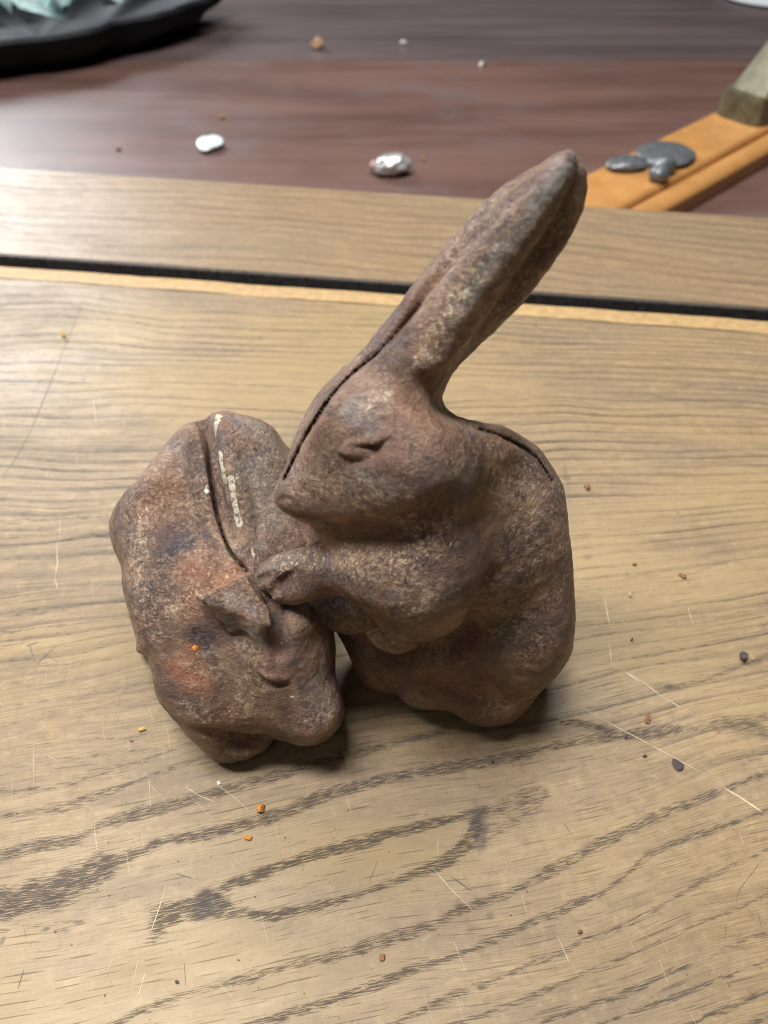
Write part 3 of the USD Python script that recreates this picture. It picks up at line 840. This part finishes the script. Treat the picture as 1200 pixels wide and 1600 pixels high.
B.chain([B.up(x + 4, y, -.0016) for x, y in ((344, 676), (352, 712), (362, 755), (374, 808), (385, 855))], [.0018, .0036, .0042, .0038, .0016], k=.0026)
B.slit([(316, 655), (320, 672), (325, 703), (329, 745), (341, 812), (360, 862), (386, 893)], [8, 6.5, 4.0, 2.0, 1.2, 1.0, .5], .009)
B.a = np.maximum(B.a, (.0006 - B.ax[2])[None, None, :].astype(np.float32))
#ENDSCULPT


def build(field, name, parent, masks, rough, label, order):
    v, F = field.mesh()
    v, T, n = finish(v, F, rough)
    at_ = dict(masks(v))
    # parts of the casting: every triangle goes to the form it was shaped from
    names = list(field.groups)
    best = np.stack([np.min([fn(v.astype(np.float32)) for fn in field.groups[k]], 0) for k in names], 1)
    lab = best.argmin(1)
    merge = {k: order.get(k, 'body') for k in names}
    tl = np.array([merge[k] for k in names])[lab]
    tri = tl[T[:, 0]]
    root = None
    for k in ['body'] + [k for k in dict.fromkeys(merge.values()) if k != 'body']:
        sel = T[tri == k]
        if not len(sel):
            continue
        u, inv = np.unique(sel, return_inverse=True)
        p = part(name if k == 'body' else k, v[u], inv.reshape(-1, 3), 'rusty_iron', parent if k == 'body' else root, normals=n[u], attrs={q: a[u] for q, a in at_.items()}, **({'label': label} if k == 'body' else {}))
        root = root or p
    return root


def chip(seed, size, flat=.4, n=14):
    r = np.random.default_rng(seed)
    p = r.normal(size=(n, 3)); p /= np.linalg.norm(p, axis=1, keepdims=True)
    p *= r.uniform(.65, 1.0, (n, 1))
    p *= np.array([1, r.uniform(.5, .85), flat]) * size / 2
    a = r.uniform(0, 2 * np.pi)
    p[:, :2] = p[:, :2] @ np.array([[math.cos(a), -math.sin(a)], [math.sin(a), math.cos(a)]])
    m = trimesh.convex.convex_hull(p)
    v = np.array(m.vertices); v[:, 2] -= v[:, 2].min()
    return v, np.array(m.faces)


fig = thing('rabbit_figurine', 'rusty brown cast iron figurine of two rabbits, one upright with tall ears', 'figurine', (-.01, .18, 0))


def masks_a(v):
    rust = spots(v, A, [([(640, 620), (700, 690)], 40, .35), ([(560, 720), (590, 715)], 14, .45), ([(500, 660), (480, 720)], 22, .4), ([(660, 1080), (760, 1100)], 60, .3), ([(620, 520), (680, 430)], 26, .25)])
    dark = spots(v, A, [([(600, 543), (588, 556), (556, 580), (525, 611), (498, 648), (475, 688), (458, 722), (446, 748)], 2.6, .8), ([(545, 711), (568, 710), (592, 698)], 4, .6), ([(752, 672), (775, 679), (808, 695), (838, 716), (858, 746)], 3.2, .9), ([(640, 800), (690, 780)], 24, .55), ([(800, 940), (790, 1000)], 34, .6), ([(820, 900)], 26, .5), ([(720, 855)], 22, .6), ([(520, 610), (480, 680)], 12, .5), ([(460, 800), (520, 818)], 14, .6), ([(575, 945)], 12, .7),  # the patch below the eyelid paints shade into its crease
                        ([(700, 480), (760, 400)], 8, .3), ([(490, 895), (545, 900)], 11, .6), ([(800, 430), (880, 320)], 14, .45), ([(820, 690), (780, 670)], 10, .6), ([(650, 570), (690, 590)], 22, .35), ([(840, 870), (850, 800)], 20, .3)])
    tan = spots(v, A, [([(540, 870), (620, 890)], 40, .75), ([(430, 880), (500, 865)], 26, .9), ([(650, 850), (700, 830)], 44, .7), ([(620, 960), (660, 940)], 46, .55), ([(560, 760), (620, 790)], 40, .5), ([(740, 430), (690, 510), (660, 560)], 22, 1.0), ([(800, 360), (740, 440)], 16, .7),  # flecks; the foreleg patches also paint in its bright top
                       ([(770, 720), (820, 780)], 44, .55), ([(835, 800), (825, 920)], 22, .6), ([(560, 800), (640, 810)], 24, .6), ([(820, 1030), (850, 1000)], 26, .5), ([(570, 640), (600, 620)], 26, .5)])
    tan = np.maximum(tan, .38 * sstep(.38, .62, fbm(v * 45, 3, seed=8)))
    grey = spots(v, A, [([(878, 265), (828, 335), (755, 425), (705, 505)], 17, .85), ([(410, 890), (450, 872), (520, 875)], 14, .5), ([(555, 640), (575, 660)], 26, .7), ([(720, 760), (740, 740)], 26, .4), ([(600, 765), (560, 730)], 30, .35), ([(870, 260)], 16, .5)])  # grey metal, with sheen painted on ear ridge, brow, cheek and paw
    paint = spots(v, A, [([(805, 692), (820, 700), (828, 708)], 5, .8), ([(728, 655), (745, 664)], 4, .6), ([(835, 700), (850, 715)], 3, .55), ([(872, 745), (878, 770)], 3, .5), ([(580, 952), (588, 958)], 4, .5), ([(405, 880), (420, 868)], 4, .5), ([(765, 395), (740, 445)], 7, .42)])
    return dict(rust=rust, dark=dark, tan=tan, grey=grey, paint=paint)


def masks_b(v):
    rust = spots(v, B, [([(310, 900), (345, 905)], 44, .8), ([(285, 1040), (310, 1060)], 34, .85), ([(330, 870), (300, 950)], 30, .5), ([(270, 760), (230, 800)], 34, .45), ([(380, 960)], 14, .5), ([(330, 1140), (360, 1120)], 30, .4), ([(355, 845)], 8, .6)])
    dark = spots(v, B, [([(318, 662), (325, 703), (329, 745), (341, 812), (360, 862), (386, 893)], 3.5, 1.0), ([(265, 862), (285, 845)], 26, 1.0), ([(305, 895)], 7, .6), ([(305, 985), (330, 1010)], 22, .9), ([(300, 1050)], 9, .6), ([(335, 930), (345, 950)], 10, .5), ([(260, 1035), (265, 1010)], 9, .6), ([(480, 1010), (470, 1000)], 14, .4), ([(300, 1090), (270, 1080)], 18, .4), ([(342, 700), (346, 750), (358, 815), (375, 870)], 9, .5)])  # last patch shades the strip beside the seam by colour
    tan = spots(v, B, [([(220, 800), (215, 900), (240, 980)], 26, .75), ([(300, 930), (270, 950)], 30, .8), ([(370, 1110), (400, 1060)], 26, .7), ([(260, 780), (290, 740)], 30, .4), ([(380, 1010), (400, 1030)], 26, .5), ([(480, 1135), (520, 1110)], 24, .5), ([(300, 1110), (320, 1130)], 26, .6)])
    tan = np.maximum(tan, .4 * sstep(.38, .62, fbm(v * 45, 3, seed=8)))
    grey = spots(v, B, [([(400, 740), (420, 800)], 44, .7), ([(385, 660), (430, 700)], 34, .55), ([(405, 850), (395, 800)], 18, .6), ([(360, 930), (390, 960), (410, 1000)], 16, .75), ([(290, 700), (300, 740)], 30, .35), ([(500, 1060), (510, 1100)], 26, .35)])  # right flank and stump facet painted paler, as if lit
    paint = spots(v, B, [([(338, 652), (337, 664), (336, 676)], 12, 1.2), ([(343, 708), (346, 735), (350, 752)], 9, .66), ([(360, 748), (366, 785), (374, 818)], 6, 1.2), ([(326, 762), (327, 768)], 6, .95), ([(395, 860), (398, 872)], 4, .6), ([(388, 895)], 4, .6), ([(385, 875)], 3, .5), ([(371, 745), (372, 720)], 4, .5), ([(457, 1088)], 3.5, .95), ([(440, 1005)], 3, .6)])
    return dict(rust=rust, dark=dark, tan=tan, grey=grey, paint=paint)


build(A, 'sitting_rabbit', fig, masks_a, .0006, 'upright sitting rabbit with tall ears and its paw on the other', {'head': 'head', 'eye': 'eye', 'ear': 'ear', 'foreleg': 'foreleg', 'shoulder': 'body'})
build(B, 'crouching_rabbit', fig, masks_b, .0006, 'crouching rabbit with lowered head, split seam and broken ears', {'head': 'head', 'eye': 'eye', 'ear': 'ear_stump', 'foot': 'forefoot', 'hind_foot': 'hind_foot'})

crouch = stage.GetPrimAtPath('/World/rabbit_figurine/crouching_rabbit')
v, f = chip(77, .0042, .8, 40); v = v - v.mean(0)
part('rust_bloom', v + B.up(306, 1012, -.0008), f, 'orange_rust', crouch, smooth=60)
v, f = chip(78, .0034, .8, 40); v = v - v.mean(0)
part('paint_chip', v + B.up(322, 768, -.0003), f, 'white_crumb', crouch, smooth=60)

# ------------------------------------------------------------------ crumbs and flakes on the oak
def crumb(name, px, py, size_px, mt, label, cat, z=0.0, flat=.4):
    o = at(px, py, z=z)
    k = np.linalg.norm(o - [0, 0, H]) / FPX
    v, f = chip(int(px * 7 + py), size_px * k, flat)
    p = part(name, v + o + [0, 0, .0001], f, mt)
    keys(p, label, cat, group='crumbs and flakes on the oak boards' if z == 0 else 'crumbs on the dark table')


crumb('rust_flake', 407, 1266, 22, 'orange_rust', 'largest bright orange rust flake, on the oak in front of the crouching rabbit', 'rust flake', flat=.5)
crumb('rust_flake', 388, 1310, 14, 'orange_rust', 'small orange rust flake just below the largest orange flake', 'rust flake', flat=.5)
crumb('rust_flake', 222, 1142, 16, 'yellow_rust', 'yellow triangular rust flake left of the crouching rabbit', 'rust flake')
crumb('rust_flake', 100, 526, 13, 'yellow_rust', 'yellow crumb beside the long dark crack at the far left', 'rust flake', flat=.7)
crumb('rust_flake', 917, 762, 18, 'brown_rust', 'orange brown flake on the oak right of the upright rabbit', 'rust flake', flat=.5)
crumb('wood_crumb', 1065, 899, 18, 'brown_rust', 'pale brown crumb on bare oak at the right, well above the dark crumb', 'crumb')
crumb('wood_crumb', 991, 884, 12, 'brown_rust', 'brown crumb between the upright rabbit and the pale brown crumb', 'crumb')
crumb('wood_crumb', 984, 931, 11, 'tan_crumb', 'tan crumb on the oak, level with the upright rabbit haunch', 'crumb')
crumb('rust_flake', 1160, 1027, 22, 'dark_rust', 'dark brown lumpy flake on a dark grain line at the right edge', 'rust flake', flat=.7)
crumb('rust_flake', 1058, 1197, 28, 'dark_rust', 'flat dark purple flake beside the long pale scratch at lower right', 'rust flake', flat=.2)
crumb('wood_splinter', 1009, 1123, 22, 'brown_rust', 'thin reddish brown splinter right of the upright rabbit base', 'splinter', flat=.3)
crumb('dirt_speck', 987, 1000, 10, 'dark_rust', 'small black speck right of the upright rabbit base', 'speck')
crumb('dirt_speck', 1007, 1182, 9, 'dark_rust', 'small black speck left of the flat dark purple flake', 'speck')
crumb('dirt_speck', 977, 1151, 10, 'dark_rust', 'black speck on the end of a dark wavy stroke in the grain', 'speck')
crumb('dirt_speck', 770, 1190, 8, 'dark_rust', 'black speck in the shadow in front of the upright rabbit', 'speck')
crumb('wood_crumb', 598, 1497, 14, 'brown_rust', 'reddish crumb on the oak at the bottom centre', 'crumb')
crumb('wood_crumb', 906, 1456, 11, 'brown_rust', 'brown crumb at the bottom, right of the reddish crumb', 'crumb', flat=.6)
crumb('dirt_speck', 277, 1535, 8, 'dark_rust', 'black speck at the bottom left among pale scratches', 'speck')
crumb('paint_flake', 342, 1224, 9, 'white_crumb', 'tiny whitish flake lying above the largest orange flake', 'paint flake', flat=.3)
crumb('rust_flake', 205, 1158, 8, 'brown_rust', 'tiny brown grain beside the yellow triangular flake', 'rust flake')
r = np.random.default_rng(5)
V, F, n0 = [], [], 0
for _ in range(150):
    px, py = r.uniform(-20, 1220), r.uniform(560, 1620)
    o = at(px, py, z=0.0)
    if 170 < px < 900 and 650 < py < 1195:
        continue
    v, f = chip(int(r.integers(1e6)), r.uniform(.0005, .0013), .5, 8)
    V.append(v + o); F.append(f + n0); n0 += len(v)
part('dust', np.vstack(V), np.vstack(F), 'brown_rust', label='scattered fine brown dust grains on the oak boards', cat='dust', kind='stuff')

# ------------------------------------------------------------------ things on the dark table
def blob(c, r, seed=0, amp=.15, sub=3, freq=1.3, rotz=0.0, tilt=0.0):
    m = trimesh.creation.icosphere(subdivisions=sub)
    p = np.array(m.vertices)
    p = p * (1 + amp * 2 * (fbm(p * freq + seed * 3.1 + 7, 3, seed=seed) - .5))[:, None] * np.asarray(r)
    R = trimesh.transformations.rotation_matrix(rotz, [0, 0, 1])[:3, :3] @ trimesh.transformations.rotation_matrix(tilt, [1, 0, 0])[:3, :3]
    return p @ R.T + c, np.array(m.faces)


o = at(329, 231, z=ZD)
v, f = blob(o + [0, 0, .005], (.0145, .016, .0045), 3, .35, 3); v[:, 2] = np.maximum(v[:, 2], ZD + .0003)
part('shell_chip', v, f, 'white_shell', smooth=True, label='flat white shell chip on the dark table left of centre', cat='shell')
o = at(614, 272, z=ZD)
t = thing('silver_stone', 'shiny silver grey pebble on the dark table just beyond the oak board', 'pebble', o)
v, f = blob(o + [0, 0, .010], (.0195, .014, .010), 5, .35, 3); v[:, 2] = np.maximum(v[:, 2], ZD + .0003)
part('stone', v, f, 'silver_stone', t, smooth=True)
v, f = blob(o + [-.018, 0, .008], (.0065, .007, .0055), 6, .3, 2)
part('brown_tip', v, f, 'stone_tip', t, smooth=True)
crumb('tan_chip', 498, 77, 24, 'tan_crumb', 'tan crumb on the far grey part of the dark table, top centre', 'crumb', ZD, .7)
crumb('white_crumb', 752, 102, 12, 'white_crumb', 'small white crumb on the dark table, right of the tan crumb', 'crumb', ZD, .7)
crumb('white_crumb', 630, 70, 12, 'white_crumb', 'faint white crumb on the dark table, between the tan crumb and the small white crumb', 'crumb', ZD, .7)
crumb('tan_chip', 349, 184, 16, 'brown_rust', 'brown sliver on the dark table just above the flat white shell', 'crumb', ZD, .3)
crumb('tan_chip', 185, 234, 14, 'brown_rust', 'brown crumb on the dark table left of the flat white shell', 'crumb', ZD, .4)
crumb('tan_chip', 660, 250, 14, 'brown_rust', 'dull brown chip on the dark table right of the silver pebble', 'crumb', ZD, .3)

# orange wooden rail with a moulded edge
ZT = ZD + .022
a0, a1 = at(925, 268, z=ZT), at(1130, 168, z=ZT)
b0 = at(1050, 329, z=ZD + .012)
dirn = (a1 - a0); dirn[2] = 0; dirn /= np.linalg.norm(dirn)
side = np.array([dirn[1], -dirn[0], 0])
wid = abs((b0 - a0) @ side)
prof = [(0, .000), (0, .0195), (.0015, .0215), (.004, .022)]
wf = wid * .70
prof += [(wf - .003, .022), (wf, .0205), (wf + .0015, .0175)]
for k in range(0, 11):
    an = math.pi * (1 - k / 10)
    rr = (wid - wf - .002) / 2
    prof.append((wf + .002 + rr + rr * math.cos(an), .0135 + rr * .55 * math.sin(an)))
prof += [(wid, .000)]
start, L = a0 - dirn * .14, .75
rail = thing('wooden_rail', 'orange varnished wooden rail with a rounded moulding, on the dark table at right', 'wooden rail', start)
def extrude(pr):
    pr = np.array(pr); n = len(pr)
    A_ = np.array([start + side * p[0] + [0, 0, p[1] + ZD - start[2] + .0004] for p in pr])
    V = np.vstack([A_, A_ + dirn * L])
    F = [(i, (i + 1) % n, n + (i + 1) % n, n + i) for i in range(n)]
    T = [q for a_, b_, c_, d_ in F for q in ((a_, c_, b_), (a_, d_, c_))]
    T += [(0, i, i + 1) for i in range(1, n - 1)] + [(n, n + i + 1, n + i) for i in range(1, n - 1)]
    return V, np.array(T)
v, f = extrude(prof[:7] + [(wf + .0015, 0)]); part('flat_board', v, f, 'orange_wood', rail, smooth=25)
v, f = extrude([(wf + .0019, 0)] + prof[7:]); part('moulding', v, f, 'orange_wood', rail, smooth=40)

# grey metal mount on the rail
zt = ZT + .0006
o = at(1020, 262, z=zt)
mt = thing('metal_mount', 'dark grey leaf shaped metal mount lying on the orange rail', 'metal mount', o)
for nm, px, py, r_, rz, sd in (('leaf', 978, 262, (.021, .014, .0055), .25, 1), ('disc', 1040, 247, (.029, .027, .0055), .1, 2), ('lobe', 1033, 270, (.014, .011, .009), .3, 3), ('lobe', 1018, 255, (.011, .010, .004), .3, 4), ('knob', 1028, 282, (.010, .009, .008), 0, 5)):
    p = at(px, py, z=zt)
    v, f = blob(p + [0, 0, r_[2] * .8], r_, sd, .12, 3, rotz=rz); v[:, 2] = np.maximum(v[:, 2], zt)
    part(nm, v, f, 'pewter', mt, smooth=True)

# tarnished metal foot standing on the rail
def frustum(c0_, w0, d0, c1_, w1, d1, ang, bev=.12):
    ca, sa = math.cos(ang), math.sin(ang)
    out = []
    for c_, w_, d_ in ((c0_, w0, d0), (c1_, w1, d1)):
        for k in range(16):
            t_ = 2 * math.pi * (k + .5) / 16
            x_ = np.sign(math.cos(t_)) * abs(math.cos(t_)) ** .4 * w_ / 2; y_ = np.sign(math.sin(t_)) * abs(math.sin(t_)) ** .4 * d_ / 2
            out.append(np.asarray(c_) + [x_ * ca - y_ * sa, x_ * sa + y_ * ca, 0])
    m = trimesh.convex.convex_hull(np.array(out))
    return np.array(m.vertices), np.array(m.faces)
ang = math.atan2(dirn[1], dirn[0])
o = at(1182, 172, z=zt)
ft = thing('metal_pedestal', 'tarnished brass coloured metal pedestal standing on the orange rail in the corner', 'pedestal', o)
v, f = frustum(o + [0, 0, .0005], .092, .062, o + [0, 0, .026], .084, .056, ang); part('base_block', v, f, 'tarnished_brass', ft, smooth=25)
v, f = frustum(o + [0, 0, .0263], .070, .048, o + dirn * .05 + [0, 0, .085], .044, .030, ang); part('stem', v, f, 'worn_brass', ft, smooth=25)

# white plate edge in the far corner
o = at(1202, -11, z=ZD)
ang_ = np.linspace(0, 2 * np.pi, 64, endpoint=False)
pr = [(0, .004), (.05, .004), (.072, .0045), (.088, .0055), (.090, .0052), (.090, .0035), (.074, .001), (.05, .0004), (0, .0004)]
V = [o + [rr * math.cos(t_), rr * math.sin(t_), zz] for rr, zz in pr for t_ in ang_]
n = 64
F = [(k * n + i, k * n + (i + 1) % n, (k + 1) * n + (i + 1) % n, (k + 1) * n + i) for k in range(len(pr) - 1) for i in range(n)]
part('white_plate', V, F, 'white_china', smooth=30, label='white china plate cut off by the top right corner', cat='plate')

# dark dish with teal glass, far left
o = at(60, 92, z=ZD)
dish = thing('black_dish', 'glossy black dish holding pale teal glass, in the top left corner', 'dish', o)
pr = [(0, .010), (.55, .012), (.80, .030), (.93, .046), (.97, .048), (1.0, .044), (.93, .024), (.72, .001), (0, .0005)]
ca, sa = math.cos(.42), math.sin(.42)
V = []
for rr, zz in pr:
    for t_ in ang_:
        q = 1 + .05 * math.sin(3 * t_ + .6) + .03 * math.sin(7 * t_) + .03 * math.sin(13 * t_ + 1) + .018 * math.sin(23 * t_)
        x_, y_ = rr * q * .26 * math.cos(t_), rr * q * .125 * math.sin(t_)
        V.append(o + [-.01 + x_ * ca - y_ * sa, .045 + x_ * sa + y_ * ca, zz])
F = [(k * n + i, k * n + (i + 1) % n, (k + 1) * n + (i + 1) % n, (k + 1) * n + i) for k in range(len(pr) - 1) for i in range(n)]
part('bowl', V, F, 'black_glaze', dish, smooth=30)
gr = np.random.default_rng(12)
for i in range(16):
    u_, w_ = gr.uniform(-.85, .85), gr.uniform(-.95, .4)
    x_, y_ = u_ * .21, w_ * .085
    v, f = chip(300 + i, gr.uniform(.06, .11), gr.uniform(.30, .5), 9)
    R_ = trimesh.transformations.euler_matrix(gr.uniform(-.35, .35), gr.uniform(-.35, .35), gr.uniform(0, 6))[:3, :3]
    part('glass_shard', v @ R_.T + o + [-.01 + x_ * ca - y_ * sa, .045 + x_ * sa + y_ * ca, .040 + gr.uniform(0, .018)], f, 'teal_glass', dish)
